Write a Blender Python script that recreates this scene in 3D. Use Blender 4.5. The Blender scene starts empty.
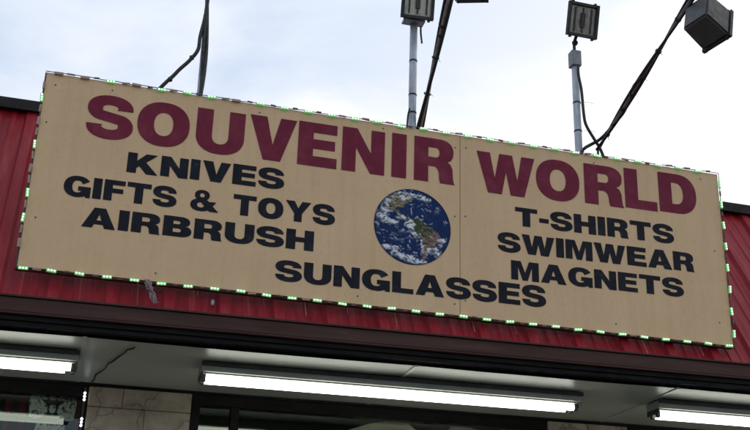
import bpy, bmesh, math, random
from mathutils import Vector, Matrix, noise
random.seed(7)
C = bpy.context.scene.collection
scene = bpy.context.scene
R_ = math.radians

# ------------------------------------------------------------------ camera
cam_d = bpy.data.cameras.new('camera')
cam = bpy.data.objects.new('camera', cam_d); C.objects.link(cam)
cam_d.sensor_width = 36.0
cam_d.lens = 1133.3 / 750 * 36
cam_d.clip_end = 4000; cam_d.clip_start = 0.05
RW = [[0.96213848, 0.12686605, 0.24123548], [-0.27113286, 0.35500159, 0.89468477], [0.02786614, -0.92621751, 0.37595824]]
M = Matrix.Identity(4)
for i in range(3):
    M[i][0] = RW[i][0]; M[i][1] = -RW[i][1]; M[i][2] = -RW[i][2]
M[0][3], M[1][3], M[2][3] = 0, 0, 1.6
cam.matrix_world = M
scene.camera = cam

# ------------------------------------------------------------------ sky
world = bpy.data.worlds.new('World'); scene.world = world
world.use_nodes = True
wn = world.node_tree; wn.nodes.clear()
def N(t, k, **kw):
    n = t.nodes.new(k)
    for a, b in kw.items(): setattr(n, a, b)
    return n
out = N(wn, 'ShaderNodeOutputWorld'); bg = N(wn, 'ShaderNodeBackground'); bg.inputs[1].default_value = 0.1
sky = N(wn, 'ShaderNodeTexSky', sky_type='NISHITA'); sky.sun_disc = False
SUN_EL, SUN_AZ = 52, 38      # azimuth clockwise from +Y
sky.sun_elevation = R_(SUN_EL); sky.sun_rotation = R_(SUN_AZ)
tc = N(wn, 'ShaderNodeTexCoord')
mp = N(wn, 'ShaderNodeMapping'); mp.inputs['Scale'].default_value = (1.4, 1.4, 3.0); mp.inputs['Location'].default_value = (0.35, 0.2, 0.4)
nz = N(wn, 'ShaderNodeTexNoise'); nz.inputs['Scale'].default_value = 2.6; nz.inputs['Detail'].default_value = 6; nz.inputs['Roughness'].default_value = .5; nz.inputs['Distortion'].default_value = .4
dot = N(wn, 'ShaderNodeVectorMath', operation='DOT_PRODUCT'); dot.inputs[1].default_value = (0.93, 0.15, -0.62)
mr = N(wn, 'ShaderNodeMapRange'); mr.inputs['From Min'].default_value = -0.16; mr.inputs['From Max'].default_value = 0.30
mr2 = N(wn, 'ShaderNodeMapRange'); mr2.inputs['From Min'].default_value = .38; mr2.inputs['From Max'].default_value = .68; mr2.interpolation_type = 'SMOOTHSTEP'
add = N(wn, 'ShaderNodeMath', operation='MULTIPLY_ADD'); add.inputs[1].default_value = .62; add.use_clamp = True
haz = N(wn, 'ShaderNodeMix', data_type='RGBA'); haz.inputs['B'].default_value = (5.0, 6.1, 7.9, 1)
haz.inputs['Factor'].default_value = 0.88
cl = N(wn, 'ShaderNodeMix', data_type='RGBA'); cl.inputs['B'].default_value = (9.0, 9.1, 9.3, 1)
L = wn.links.new
L(tc.outputs['Generated'], mp.inputs[0]); L(mp.outputs[0], nz.inputs['Vector']); L(tc.outputs['Generated'], dot.inputs[0])
L(dot.outputs['Value'], mr.inputs[0]); L(nz.outputs[0], mr2.inputs[0])
L(mr2.outputs[0], add.inputs[0]); L(mr.outputs[0], add.inputs[2])
L(sky.outputs[0], haz.inputs['A']); L(haz.outputs['Result'], cl.inputs['A']); L(add.outputs[0], cl.inputs['Factor'])
L(cl.outputs['Result'], bg.inputs[0]); L(bg.outputs[0], out.inputs[0])

# ------------------------------------------------------------------ sun (veiled by cloud, behind the building)
sd = bpy.data.lights.new('sun', 'SUN'); sd.energy = 0.8; sd.angle = R_(14); sd.color = (1, .96, .9)
sun = bpy.data.objects.new('sun', sd); C.objects.link(sun)
sv = Vector((math.sin(R_(SUN_AZ)) * math.cos(R_(SUN_EL)), math.cos(R_(SUN_AZ)) * math.cos(R_(SUN_EL)), math.sin(R_(SUN_EL))))
sun.rotation_euler = sv.to_track_quat('Z', 'Y').to_euler()

scene.view_settings.view_transform = 'Standard'; scene.view_settings.look = 'None'
scene.view_settings.gamma = 1; scene.view_settings.exposure = 0.24; scene.view_settings.use_curve_mapping = False

# ------------------------------------------------------------------ materials
def mat(name, col, rough=.6, metal=0, spec=.5, emit=None, es=0):
    m = bpy.data.materials.new(name); m.use_nodes = True
    b = m.node_tree.nodes['Principled BSDF']
    b.inputs['Base Color'].default_value = (*col, 1); b.inputs['Roughness'].default_value = rough
    b.inputs['Metallic'].default_value = metal; b.inputs['Specular IOR Level'].default_value = spec
    if emit: b.inputs['Emission Color'].default_value = (*emit, 1); b.inputs['Emission Strength'].default_value = es
    return m
def mottled(name, stops, scale=4, stretch=(1, 1, 1), rough=(.5, .7), metal=0, bump=0.0, bscale=40, detail=6, spec=.5, distort=0, space='Object', rscale=1, rot=(0, 0, 0)):
    """noise driven ramp of colours, noise driven roughness, fine bump"""
    m = mat(name, stops[0][1], .5, metal, spec=spec); t = m.node_tree; b = t.nodes['Principled BSDF']
    tc = N(t, 'ShaderNodeTexCoord'); mp = N(t, 'ShaderNodeMapping'); mp.inputs['Scale'].default_value = stretch; mp.inputs['Rotation'].default_value = rot
    n = N(t, 'ShaderNodeTexNoise'); n.inputs['Scale'].default_value = scale; n.inputs['Detail'].default_value = detail; n.inputs['Roughness'].default_value = .62; n.inputs['Distortion'].default_value = distort
    r = N(t, 'ShaderNodeValToRGB'); els = r.color_ramp.elements
    els[0].position = stops[0][0]; els[0].color = (*stops[0][1], 1); els[1].position = stops[-1][0]; els[1].color = (*stops[-1][1], 1)
    for p, c in stops[1:-1]:
        e = els.new(p); e.color = (*c, 1)
    t.links.new(tc.outputs[space], mp.inputs[0]); t.links.new(mp.outputs[0], n.inputs['Vector'])
    t.links.new(n.outputs[0], r.inputs[0]); t.links.new(r.outputs[0], b.inputs['Base Color'])
    n2 = N(t, 'ShaderNodeTexNoise'); n2.inputs['Scale'].default_value = scale * 2.3 * rscale; n2.inputs['Detail'].default_value = 4
    t.links.new(mp.outputs[0], n2.inputs['Vector'])
    mr = N(t, 'ShaderNodeMapRange'); mr.inputs['From Min'].default_value = .35; mr.inputs['From Max'].default_value = .65
    mr.inputs['To Min'].default_value = rough[0]; mr.inputs['To Max'].default_value = rough[1]
    t.links.new(n2.outputs[0], mr.inputs[0]); t.links.new(mr.outputs[0], b.inputs['Roughness'])
    if bump:
        n3 = N(t, 'ShaderNodeTexNoise'); n3.inputs['Scale'].default_value = bscale; n3.inputs['Detail'].default_value = 5
        bu = N(t, 'ShaderNodeBump'); bu.inputs['Strength'].default_value = bump; bu.inputs['Distance'].default_value = .01
        t.links.new(tc.outputs[space], n3.inputs['Vector']); t.links.new(n3.outputs[0], bu.inputs['Height']); t.links.new(bu.outputs[0], b.inputs['Normal'])
    return m

m_sign = mottled('sign_tan', [(.25, (.64, .435, .245)), (.5, (.68, .47, .27)), (.75, (.71, .50, .295))], 1.6, (1, 1, 1.6), (.6, .75), bump=.03, bscale=9, spec=.15)
def streaks(m, strength=.18, scale=5.0, zs=.25, rust=True):
    """rain streaks and grime multiplied over a material's own colour"""
    t = m.node_tree; b = t.nodes['Principled BSDF']; src = b.inputs['Base Color'].links[0].from_socket
    tc = N(t, 'ShaderNodeTexCoord'); mp = N(t, 'ShaderNodeMapping'); mp.inputs['Scale'].default_value = (scale, 1, scale * zs * .25)
    n = N(t, 'ShaderNodeTexNoise'); n.inputs['Scale'].default_value = 3; n.inputs['Detail'].default_value = 7; n.inputs['Roughness'].default_value = .7
    n2 = N(t, 'ShaderNodeTexNoise'); n2.inputs['Scale'].default_value = 60; n2.inputs['Detail'].default_value = 3
    mr = N(t, 'ShaderNodeMapRange'); mr.inputs['From Min'].default_value = .45; mr.inputs['From Max'].default_value = .78; mr.inputs['To Max'].default_value = strength
    mr2 = N(t, 'ShaderNodeMapRange'); mr2.inputs['From Min'].default_value = .56; mr2.inputs['From Max'].default_value = .72; mr2.inputs['To Max'].default_value = strength * .7
    ad = N(t, 'ShaderNodeMath', operation='ADD'); mx = N(t, 'ShaderNodeMix', data_type='RGBA'); mx.inputs['B'].default_value = (.20, .13, .085, 1)
    l = t.links.new
    l(tc.outputs['Object'], mp.inputs[0]); l(mp.outputs[0], n.inputs['Vector']); l(tc.outputs['Object'], n2.inputs['Vector'])
    l(n.outputs[0], mr.inputs[0]); l(n2.outputs[0], mr2.inputs[0]); l(mr.outputs[0], ad.inputs[0]); l(mr2.outputs[0], ad.inputs[1])
    l(ad.outputs[0], mx.inputs['Factor']); l(src, mx.inputs['A']); l(mx.outputs['Result'], b.inputs['Base Color'])
streaks(m_sign, .14)
m_maroon = mottled('maroon_paint', [(.25, (.15, .014, .034)), (.5, (.17, .019, .042)), (.75, (.22, .038, .062))], 9, rough=(.55, .7), spec=.15)
m_navy = mottled('navy_paint', [(.3, (.008, .009, .013)), (.6, (.013, .015, .022)), (.78, (.035, .038, .05))], 14, rough=(.5, .65), spec=.12)
m_edge = mottled('sign_edge', [(.35, (.05, .03, .02)), (.65, (.16, .11, .07))], 20, rough=(.6, .8))
m_red = mottled('red_metal', [(.25, (.15, .005, .010)), (.5, (.245, .008, .015)), (.66, (.29, .018, .024)), (.8, (.36, .06, .065))], 2.4, (7, .8, .8), (.38, .58), bump=.06, bscale=3, spec=.2)
m_chalk = mottled('chalky_drip', [(.3, (.42, .12, .14)), (.7, (.65, .34, .35))], 30, rough=(.6, .8))
m_cap = mottled('dark_flashing', [(.3, (.012, .011, .012)), (.7, (.03, .027, .026))], 6, rough=(.5, .7), spec=.2)
m_brown = mottled('brown_trim', [(.3, (.044, .019, .015)), (.6, (.066, .031, .025)), (.8, (.10, .056, .045))], 3, (.5, 2, 6), (.5, .7), spec=.2)
m_black = mottled('black_paint', [(.3, (.005, .005, .005)), (.7, (.012, .011, .010))], 5, (1, 1, 3), (.55, .75), spec=.12)
m_soffit = mottled('soffit_metal', [(.3, (.33, .34, .28)), (.5, (.40, .405, .335)), (.7, (.46, .45, .375))], 1.3, (1, 1, 1), (.32, .38), bump=.02, bscale=1.5, spec=.4)
m_crack = mat('crack_dark', (.006, .006, .005), .9)
m_galv = mottled('galvanised', [(.3, (.30, .33, .38)), (.5, (.42, .45, .50)), (.72, (.55, .57, .60))], 22, (1, 1, .35), (.45, .65), metal=.35)
m_box = mottled('grey_box', [(.3, (.17, .18, .19)), (.7, (.27, .28, .29))], 12, rough=(.5, .65), metal=.2)
m_cable = mottled('cable_black', [(.3, (.006, .006, .007)), (.7, (.02, .017, .016))], 30, rough=(.4, .7))
m_arm = mottled('rusty_arm', [(.3, (.12, .09, .085)), (.6, (.26, .19, .18)), (.8, (.14, .05, .04))], 30, (1, 1, .6), (.5, .8))
m_flood = mottled('flood_black', [(.3, (.012, .012, .012)), (.7, (.032, .031, .029))], 10, rough=(.5, .7), bump=.1, bscale=60)
m_floodg = mottled('flood_grey', [(.3, (.05, .05, .047)), (.7, (.085, .082, .075))], 10, rough=(.5, .7), bump=.15, bscale=60)
m_reflect = mottled('reflector', [(.3, (.10, .10, .085)), (.5, (.22, .21, .18)), (.7, (.04, .04, .035))], 14, (3, 1, .5), (.25, .5), metal=.6)
m_reflect_pale = mottled('reflector_pale', [(.3, (.22, .21, .17)), (.5, (.46, .44, .36)), (.7, (.12, .115, .10))], 14, (3, 1, .5), (.25, .5), metal=.3)
m_tube = mat('lamp_tube', (.9, .95, .85), .4, emit=(.97, 1, .90), es=5.0)
m_house = mottled('fixture_enamel', [(.3, (.24, .255, .225)), (.7, (.36, .375, .33))], 5, (1, 3, 3), (.35, .55))
m_hdark = mottled('fixture_dark', [(.3, (.02, .02, .02)), (.7, (.05, .05, .045))], 8, rough=(.5, .7))
m_white = mottled('fixture_white', [(.3, (.42, .44, .38)), (.7, (.55, .57, .5))], 5, rough=(.4, .6))
m_ledw = mat('led_warm_green', (.7, .9, .7), .5, emit=(.66, 1, .60), es=1.7)
m_ledboard = mat('led_board_green', (.16, .42, .18), .5, emit=(.25, .75, .28), es=.32)
m_ledoff = mottled('led_off', [(.3, (.42, .30, .24)), (.7, (.30, .20, .16))], 60, rough=(.4, .6))
m_ledoff2 = mottled('led_connector', [(.3, (.05, .03, .025)), (.7, (.16, .10, .08))], 60, rough=(.4, .7))
m_wledw = mat('window_led', (.8, .85, 1), .5, emit=(.85, .9, 1), es=3.0)
m_wire = mat('wire_thin', (.03, .022, .018), .6)
m_tape = mottled('frayed_plastic', [(.35, (.10, .05, .05)), (.5, (.32, .28, .28)), (.65, (.07, .03, .03))], 80, rough=(.2, .5))
m_screw = mat('screw_dark', (.07, .05, .04), .6, .3)
m_asphalt = mottled('asphalt', [(.3, (.035, .035, .036)), (.7, (.065, .063, .06))], 3, rough=(.8, .95), bump=.4, bscale=90)
m_concrete = mottled('concrete', [(.3, (.22, .21, .19)), (.7, (.34, .33, .30))], 2, rough=(.8, .95), bump=.2, bscale=40)
m_line = mottled('road_paint', [(.3, (.45, .45, .42)), (.7, (.72, .72, .68))], 9, rough=(.7, .9))
m_roof = mottled('roof_membrane', [(.3, (.20, .19, .18)), (.7, (.30, .29, .27))], 2, rough=(.8, .9))
m_stucco = mottled('stucco_side', [(.3, (.28, .25, .21)), (.7, (.36, .33, .28))], 4, rough=(.8, .95), bump=.3, bscale=60)
m_int = mottled('shop_inside', [(.3, (.10, .09, .08)), (.7, (.16, .15, .13))], 3, rough=(.7, .9))
m_shirt_black = mottled('black_cotton', [(.3, (.014, .012, .014)), (.7, (.03, .025, .028))], 20, rough=(.85, .95), bump=.1, bscale=80)
m_shirt_red = mottled('maroon_cotton', [(.3, (.10, .010, .018)), (.7, (.15, .016, .028))], 20, rough=(.85, .95))
m_shirt_beige = mottled('beige_cotton', [(.3, (.62, .53, .42)), (.7, (.78, .69, .56))], 12, rough=(.85, .95))
m_shirt_white = mottled('white_cotton', [(.3, (.66, .65, .62)), (.7, (.8, .79, .76))], 12, rough=(.85, .95))
m_print = mottled('grey_print', [(.40, (.10, .10, .10)), (.45, (.74, .76, .72)), (.62, (.85, .86, .82)), (.68, (.22, .22, .22))], 40, rough=(.8, .9), detail=3)
m_hanger = mat('hanger_plastic', (.5, .5, .48), .4)

# stone: big slabs with brown veins
m_stone = bpy.data.materials.new('stone_slab'); m_stone.use_nodes = True
t = m_stone.node_tree; b = t.nodes['Principled BSDF']; b.inputs['Roughness'].default_value = .62
tc = N(t, 'ShaderNodeTexCoord')
n1 = N(t, 'ShaderNodeTexNoise'); n1.inputs['Scale'].default_value = 5; n1.inputs['Detail'].default_value = 8; n1.inputs['Roughness'].default_value = .65
r1 = N(t, 'ShaderNodeValToRGB'); r1.color_ramp.elements[0].position = .32; r1.color_ramp.elements[0].color = (.19, .15, .11, 1); r1.color_ramp.elements[1].position = .68; r1.color_ramp.elements[1].color = (.40, .335, .255, 1)
vm = N(t, 'ShaderNodeVectorMath', operation='ADD'); sc = N(t, 'ShaderNodeVectorMath', operation='SCALE'); sc.inputs['Scale'].default_value = .5
nd = N(t, 'ShaderNodeTexNoise'); nd.inputs['Scale'].default_value = 4; nd.inputs['Detail'].default_value = 5
vo = N(t, 'ShaderNodeTexVoronoi', feature='DISTANCE_TO_EDGE'); vo.inputs['Scale'].default_value = 2.6
rr = N(t, 'ShaderNodeValToRGB'); rr.color_ramp.elements[0].position = 0; rr.color_ramp.elements[0].color = (.35, .35, .35, 1); rr.color_ramp.elements[1].position = .03; rr.color_ramp.elements[1].color = (1, 1, 1, 1)
mx = N(t, 'ShaderNodeMix', data_type='RGBA'); mx.inputs['A'].default_value = (.085, .058, .042, 1)
t.links.new(tc.outputs['Object'], n1.inputs['Vector']); t.links.new(n1.outputs[0], r1.inputs[0])
t.links.new(tc.outputs['Object'], nd.inputs['Vector']); t.links.new(nd.outputs[1], sc.inputs[0]); t.links.new(sc.outputs[0], vm.inputs[0]); t.links.new(tc.outputs['Object'], vm.inputs[1])
t.links.new(vm.outputs[0], vo.inputs['Vector']); t.links.new(vo.outputs['Distance'], rr.inputs[0]); t.links.new(rr.outputs[0], mx.inputs['Factor']); t.links.new(r1.outputs[0], mx.inputs['B'])
t.links.new(mx.outputs['Result'], b.inputs['Base Color'])
bu = N(t, 'ShaderNodeBump'); bu.inputs['Strength'].default_value = .5; bu.inputs['Distance'].default_value = .01
t.links.new(n1.outputs[0], bu.inputs['Height']); t.links.new(bu.outputs[0], b.inputs['Normal'])

# shop glass: clear pane with real reflection
m_glass = bpy.data.materials.new('shop_glass'); m_glass.use_nodes = True
t = m_glass.node_tree; t.nodes.clear()
o = N(t, 'ShaderNodeOutputMaterial'); ms = N(t, 'ShaderNodeMixShader'); tr = N(t, 'ShaderNodeBsdfTransparent'); gl = N(t, 'ShaderNodeBsdfGlossy')
tr.inputs[0].default_value = (.86, .90, .87, 1); gl.inputs['Roughness'].default_value = .015; gl.inputs[0].default_value = (.95, 1, .96, 1)
fr = N(t, 'ShaderNodeFresnel'); fr.inputs[0].default_value = 1.42
t.links.new(fr.outputs[0], ms.inputs[0]); t.links.new(tr.outputs[0], ms.inputs[1]); t.links.new(gl.outputs[0], ms.inputs[2]); t.links.new(ms.outputs[0], o.inputs[0])

# globe print: colour attribute
m_globe = mat('globe_print', (.1, .1, .2), .6, spec=.12)
a = N(m_globe.node_tree, 'ShaderNodeVertexColor'); a.layer_name = 'print'
m_globe.node_tree.links.new(a.outputs[0], m_globe.node_tree.nodes['Principled BSDF'].inputs['Base Color'])

# ------------------------------------------------------------------ helpers
def thing(name, label, cat, loc=(0, 0, 0), group=None):
    o = bpy.data.objects.new(name, None); C.objects.link(o); o.location = loc; o.empty_display_size = .1
    o['label'] = label; o['category'] = cat
    if group: o['group'] = group
    return o
def obj(name, bm, m, parent=None, smooth=False, label=None):
    """link a world-space mesh as one object (kept in place when parented)"""
    me = bpy.data.meshes.new(name)
    bmesh.ops.recalc_face_normals(bm, faces=bm.faces)
    bm.to_mesh(me); bm.free()
    for mm in (m if isinstance(m, list) else [m]): me.materials.append(mm)
    if smooth:
        for p in me.polygons: p.use_smooth = True
    o = bpy.data.objects.new(name, me); C.objects.link(o)
    if parent: attach(o, parent)
    if label: o['label'] = label
    return o
def wloc(o):
    m = Matrix.Identity(4)
    if o.parent: m = wloc(o.parent) @ o.matrix_parent_inverse
    return m @ o.matrix_basis
def attach(o, parent):
    o.parent = parent; o.matrix_parent_inverse = wloc(parent).inverted()
def struct(name, bm, m):
    o = obj(name, bm, m); o['kind'] = 'structure'; return o
def S(x): return 0.013 * (x + 0.4)            # the old building rises a little to the right
def shear(bm):
    for v in bm.verts: v.co.z += S(v.co.x)
    return bm
def box(bm, x0, x1, y0, y1, z0, z1, bevel=0, mi=0):
    r = bmesh.ops.create_cube(bm, size=1)
    for v in r['verts']:
        v.co = Vector(((x0 + x1) / 2 + v.co.x * (x1 - x0), (y0 + y1) / 2 + v.co.y * (y1 - y0), (z0 + z1) / 2 + v.co.z * (z1 - z0)))
    fs = {f for v in r['verts'] for f in v.link_faces}
    for f in fs: f.material_index = mi
    if bevel:
        es = list({e for v in r['verts'] for e in v.link_edges})
        bmesh.ops.bevel(bm, geom=es, offset=bevel, segments=2, affect='EDGES', profile=.5)
    return bm
def obox(bm, mtx, sx, sy, sz, bevel=0):
    r = bmesh.ops.create_cube(bm, size=1)
    for v in r['verts']: v.co = mtx @ Vector((v.co.x * sx, v.co.y * sy, v.co.z * sz))
    if bevel:
        es = list({e for v in r['verts'] for e in v.link_edges})
        bmesh.ops.bevel(bm, geom=es, offset=bevel, segments=2, affect='EDGES', profile=.5)
    return bm
def tube(bm, pts, rad, n=8, cap=True):
    pts = [Vector(p) for p in pts]; rings = []
    ref = Vector((.31, .2, .93)).normalized()
    for i, p in enumerate(pts):
        d = (pts[min(i + 1, len(pts) - 1)] - pts[max(i - 1, 0)]).normalized()
        a = d.cross(ref if abs(d.dot(ref)) < .95 else Vector((1, 0, 0))).normalized(); b_ = d.cross(a)
        r = rad(i / (len(pts) - 1)) if callable(rad) else rad
        rings.append([bm.verts.new(p + (a * math.cos(k * 2 * math.pi / n) + b_ * math.sin(k * 2 * math.pi / n)) * r) for k in range(n)])
    for i in range(len(rings) - 1):
        for k in range(n):
            bm.faces.new((rings[i][k], rings[i][(k + 1) % n], rings[i + 1][(k + 1) % n], rings[i + 1][k]))
    if cap: bm.faces.new(rings[0]); bm.faces.new(rings[-1])
    return bm
def smoothpath(pts, k=6):
    pts = [Vector(p) for p in pts]; P = [pts[0] * 2 - pts[1]] + pts + [pts[-1] * 2 - pts[-2]]; o = []
    for i in range(1, len(P) - 2):
        for j in range(k):
            t = j / k
            o.append(.5 * ((2 * P[i]) + (P[i + 1] - P[i - 1]) * t + (2 * P[i - 1] - 5 * P[i] + 4 * P[i + 1] - P[i + 2]) * t * t + (3 * P[i] - P[i - 1] - 3 * P[i + 1] + P[i + 2]) * t ** 3))
    return o + [pts[-1]]
def copy_tree(o, parent=None):
    c = o.copy(); C.objects.link(c); c.parent = parent
    for ch in [x for x in C.objects if x.parent == o]: copy_tree(ch, c)
    return c

# ------------------------------------------------------------------ ground
bm = bmesh.new(); box(bm, -1500, 1500, -1500, 1500, -.5, 0); struct('ground', bm, m_asphalt)
bm = bmesh.new(); box(bm, -8, 13, 4.6, 7.37, .0, .13, .01); struct('sidewalk', bm, m_concrete)
bm = bmesh.new()
for i in range(7): box(bm, -7 + i * 2.75, -6.9 + i * 2.75, -.6, 4.4, .0, .004)
struct('parking_lines', bm, m_line)

# ------------------------------------------------------------------ shop building
X0, X1 = -7.0, 11.5
YE, ZE = 6.22, 3.462         # eave edge of the red roof
YT, ZT = 7.28, 5.09          # its top
bld = thing('shop_building', 'low shop building with a sloping red ribbed metal roof front and dark glazed shopfront', 'building', (2.25, 7.4, 0))
# red mansard: ribbed sheet
PITCH = .32; YM, ZM = 6.29, 3.482
bm = bmesh.new(); prof = []
x = -.146 - 21 * PITCH
while x < X1:
    prof += [(x - .046, 0), (x - .030, .024), (x + .030, .024), (x + .046, 0), (x + .104, 0), (x + .114, .006), (x + .138, .006), (x + .148, 0), (x + .184, 0), (x + .194, .006), (x + .218, .006), (x + .230, 0)]
    x += PITCH
nrm = Vector((0, -(ZT - ZM), YT - YM)).normalized()
NR = 12; grid = []
for r in range(NR + 1):
    f = r / NR if r else -.04; row = []
    for (px, h) in prof:
        b0 = Vector((px, YM, ZM + S(px))); b1 = Vector((px, YT, ZT))
        w = .0035 * noise.noise(Vector((px * 1.7, f * 3, 2)))
        row.append(bm.verts.new(b0.lerp(b1, f) + nrm * (h + w)))
    grid.append(row)
for r in range(NR):
    for k in range(len(prof) - 1): bm.faces.new((grid[r][k], grid[r][k + 1], grid[r + 1][k + 1], grid[r + 1][k]))
mans = obj('metal_roof', bm, m_red, bld)
# chalky drip streaks and screws that run down the panels (raised flecks of dried drip)
bm = bmesh.new()
def onroof(x, f, h=0): return Vector((x, YM, ZM + S(x))).lerp(Vector((x, YT, ZT)), f) + nrm * h
for x, f0, f1, w in [(1.30, .03, .13, .003), (1.56, .06, .14, .003), (2.36, .03, .13, .0035), (2.64, .04, .11, .0025), (2.93, .0, .13, .004), (3.52, .0, .12, .003), (3.93, .02, .12, .003), (1.05, .06, .13, .002), (.66, .07, .12, .002), (1.86, .02, .12, .002)]:
    hh = .0255 if abs((x + .146 + PITCH / 2) % PITCH - PITCH / 2) < .05 else .006
    w *= 1.35; a0, a1, b1_, b0_ = onroof(x - w / 2, f0, hh), onroof(x + w / 2, f0, hh), onroof(x + w, f1, hh), onroof(x - w, f1, hh)
    bm = bmesh.new(); vs = [bm.verts.new(v) for v in (a0, a1, b1_, b0_)]; bm.faces.new(vs); obj('dried_drip', bm, m_chalk, mans)
bm = bmesh.new(); c = onroof(.745, .045, .012)
bmesh.ops.create_icosphere(bm, subdivisions=2, radius=.011, matrix=Matrix.Translation(c) @ Matrix.Diagonal((1, 1, 1.9, 1)))
obj('bolt', bm, m_galv, mans, True)
# top flashing
bm = bmesh.new(); box(bm, X0, X1, YT - .07, YT + .35, ZT - .004, ZT + .036, .006); box(bm, X0, X1, YT - .078, YT - .062, ZT - .035, ZT + .040)
obj('roof_flashing', bm, m_cap, bld)
# fascia: lip, brown board, black recess boards
bm = bmesh.new()
box(bm, X0, X1, YE - .035, YE + .12, ZE - .012, ZE - .002); box(bm, X0, X1, YE - .022, YE + .06, ZE - .094, ZE - .014, .004)
obj('fascia', shear(bm), m_brown, bld)
bm = bmesh.new(); box(bm, X0, X1, YE - .030, YE + .02, ZE - .107, ZE - .0965, .003)
obj('drip_edge', shear(bm), m_brown, bld)
bm = bmesh.new()
box(bm, X0, X1, YE - .006, YE + .07, ZE - .138, ZE - .1095, .004); box(bm, X0, X1, YE + .006, YE + .066, ZE - .166, ZE - .140, .003)
obj('lower_trim', shear(bm), m_black, bld)
# soffit in sheets with joints
soff = None; ZS = 3.282
bm = bmesh.new(); xs = [X0, -4.6, -2.3, .055, 1.98, 3.72, 5.9, 8.2, X1]
for a_, b_ in zip(xs[:-1], xs[1:]):
    nx = 24; ny = 8; vs = []
    for j in range(ny + 1):
        row = []
        for i in range(nx + 1):
            xx = a_ + .0025 + (b_ - a_ - .005) * i / nx; yy = YE + .07 + (7.46 - YE - .07) * j / ny
            e = min(i, nx - i) / nx
            row.append(bm.verts.new((xx, yy, ZS - .004 * math.sin(math.pi * e * 1.0) + .002 * noise.noise(Vector((xx * 2, yy * 3, 0))))))
        vs.append(row)
    for j in range(ny):
        for i in range(nx): bm.faces.new((vs[j][i], vs[j][i + 1], vs[j + 1][i + 1], vs[j + 1][i]))
soff = obj('soffit', shear(bm), m_soffit, bld, True)
bm = bmesh.new(); box(bm, X0, X1, YE + .10, 7.5, ZS + .012, ZS + .03); obj('soffit_backing', shear(bm), m_black, bld)
for xj in xs[1:-1]:
    bm = bmesh.new(); box(bm, xj - .012, xj + .012, YE + .067, 7.38, ZS - .006, ZS + .004); obj('joint_strip', shear(bm), m_soffit, soff)
# a jagged crack across the soffit
bm = bmesh.new(); pts = [(.135, 7.36), (.150, 7.24), (.158, 7.12), (.20, 6.93), (.212, 6.80), (.238, 6.74), (.262, 6.60), (.288, 6.52), (.30, 6.44), (.325, 6.40), (.338, 6.37)]
tube(bm, [(p[0] + .004 * math.sin(i * 2.3), p[1], ZS - .012) for i, p in enumerate(pts)], lambda f: .0035 + .002 * math.sin(f * 9) ** 2, 5)
obj('crack', shear(bm), m_crack, soff)
# black corner bead between soffit and shopfront
bm = bmesh.new(); box(bm, X0, X1, 7.385, 7.45, ZS - .02, ZS - .004); obj('corner_bead', shear(bm), m_black, bld)

# stone piers
def pier(x0, x1, joints, extra):
    bm = bmesh.new(); box(bm, x0 + .01, x1 - .01, 7.405, 7.6, -.2, ZS - .021)
    zs = [-.2] + joints + [ZS - .022]
    for k, (a, b) in enumerate(zip(zs[:-1], zs[1:])):
        mid = x0 + (x1 - x0) * extra[k % len(extra)]
        for (c, d) in ((x0, mid), (mid, x1)):
            if d - c < .05: continue
            dy = random.uniform(-.003, .003)
            box(bm, c + .0015, d - .0015, 7.39 + dy, 7.5, a + .0015, b - .0015, .004)
    return obj('stone_pier', shear(bm), m_stone, bld)
pier(.131, .79, [.35, .8, 1.25, 1.7, 2.15, 2.62, 3.13], [.5, .3, .62, .45, .35, .6, .55, .33])
pier(3.31, 3.93, [.35, .8, 1.25, 1.7, 2.15, 2.62, 3.06], [.5, .3, .62, .45, .35, .6, .55, .5])
pier(-3.6, -3.0, [.35, .8, 1.25, 1.7, 2.15, 2.62, 3.06], [.5, .3, .62, .45])
pier(6.9, 7.5, [.35, .8, 1.25, 1.7, 2.15, 2.62, 3.06], [.5, .3, .62, .45])
# shopfronts
def front(x0, x1, mulls, ztop, door=None, jw=.055):
    zf = .45
    bm = bmesh.new()
    box(bm, x0, x1, 7.40, 7.50, ztop, ZS - .021)                     # header
    box(bm, x0, x0 + jw, 7.403, 7.497, .0, ztop - .001); box(bm, x1 - jw, x1, 7.403, 7.497, .0, ztop - .001)
    box(bm, x0 + jw, x1 - jw, 7.405, 7.495, .0, .10)
    for m_ in mulls: box(bm, m_ - .027, m_ + .027, 7.406, 7.494, .101, ztop - .002, .003)
    f = obj('window_frame', shear(bm), m_black, bld)
    eds = [x0 + jw] + mulls + [x1 - jw]
    for i in range(len(eds) - 1):
        a = eds[i] + (.027 if i else 0); b = eds[i + 1] - (.027 if i < len(eds) - 2 else 0)
        bm = bmesh.new(); box(bm, a + .002, b - .002, 7.446, 7.452, .104, ztop - .004)
        obj('glass_pane', shear(bm), m_glass, f)
    return f
front(-2.99, .128, [-1.95, -.95], 3.19, jw=.03)
front(.793, 3.307, [1.083], 3.195)
front(3.933, 6.89, [4.9, 5.9], 3.20)
front(-6.9, -3.61, [-5.8, -4.7], 3.20)
front(7.51, 11.4, [8.8, 10.1], 3.20)
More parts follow.
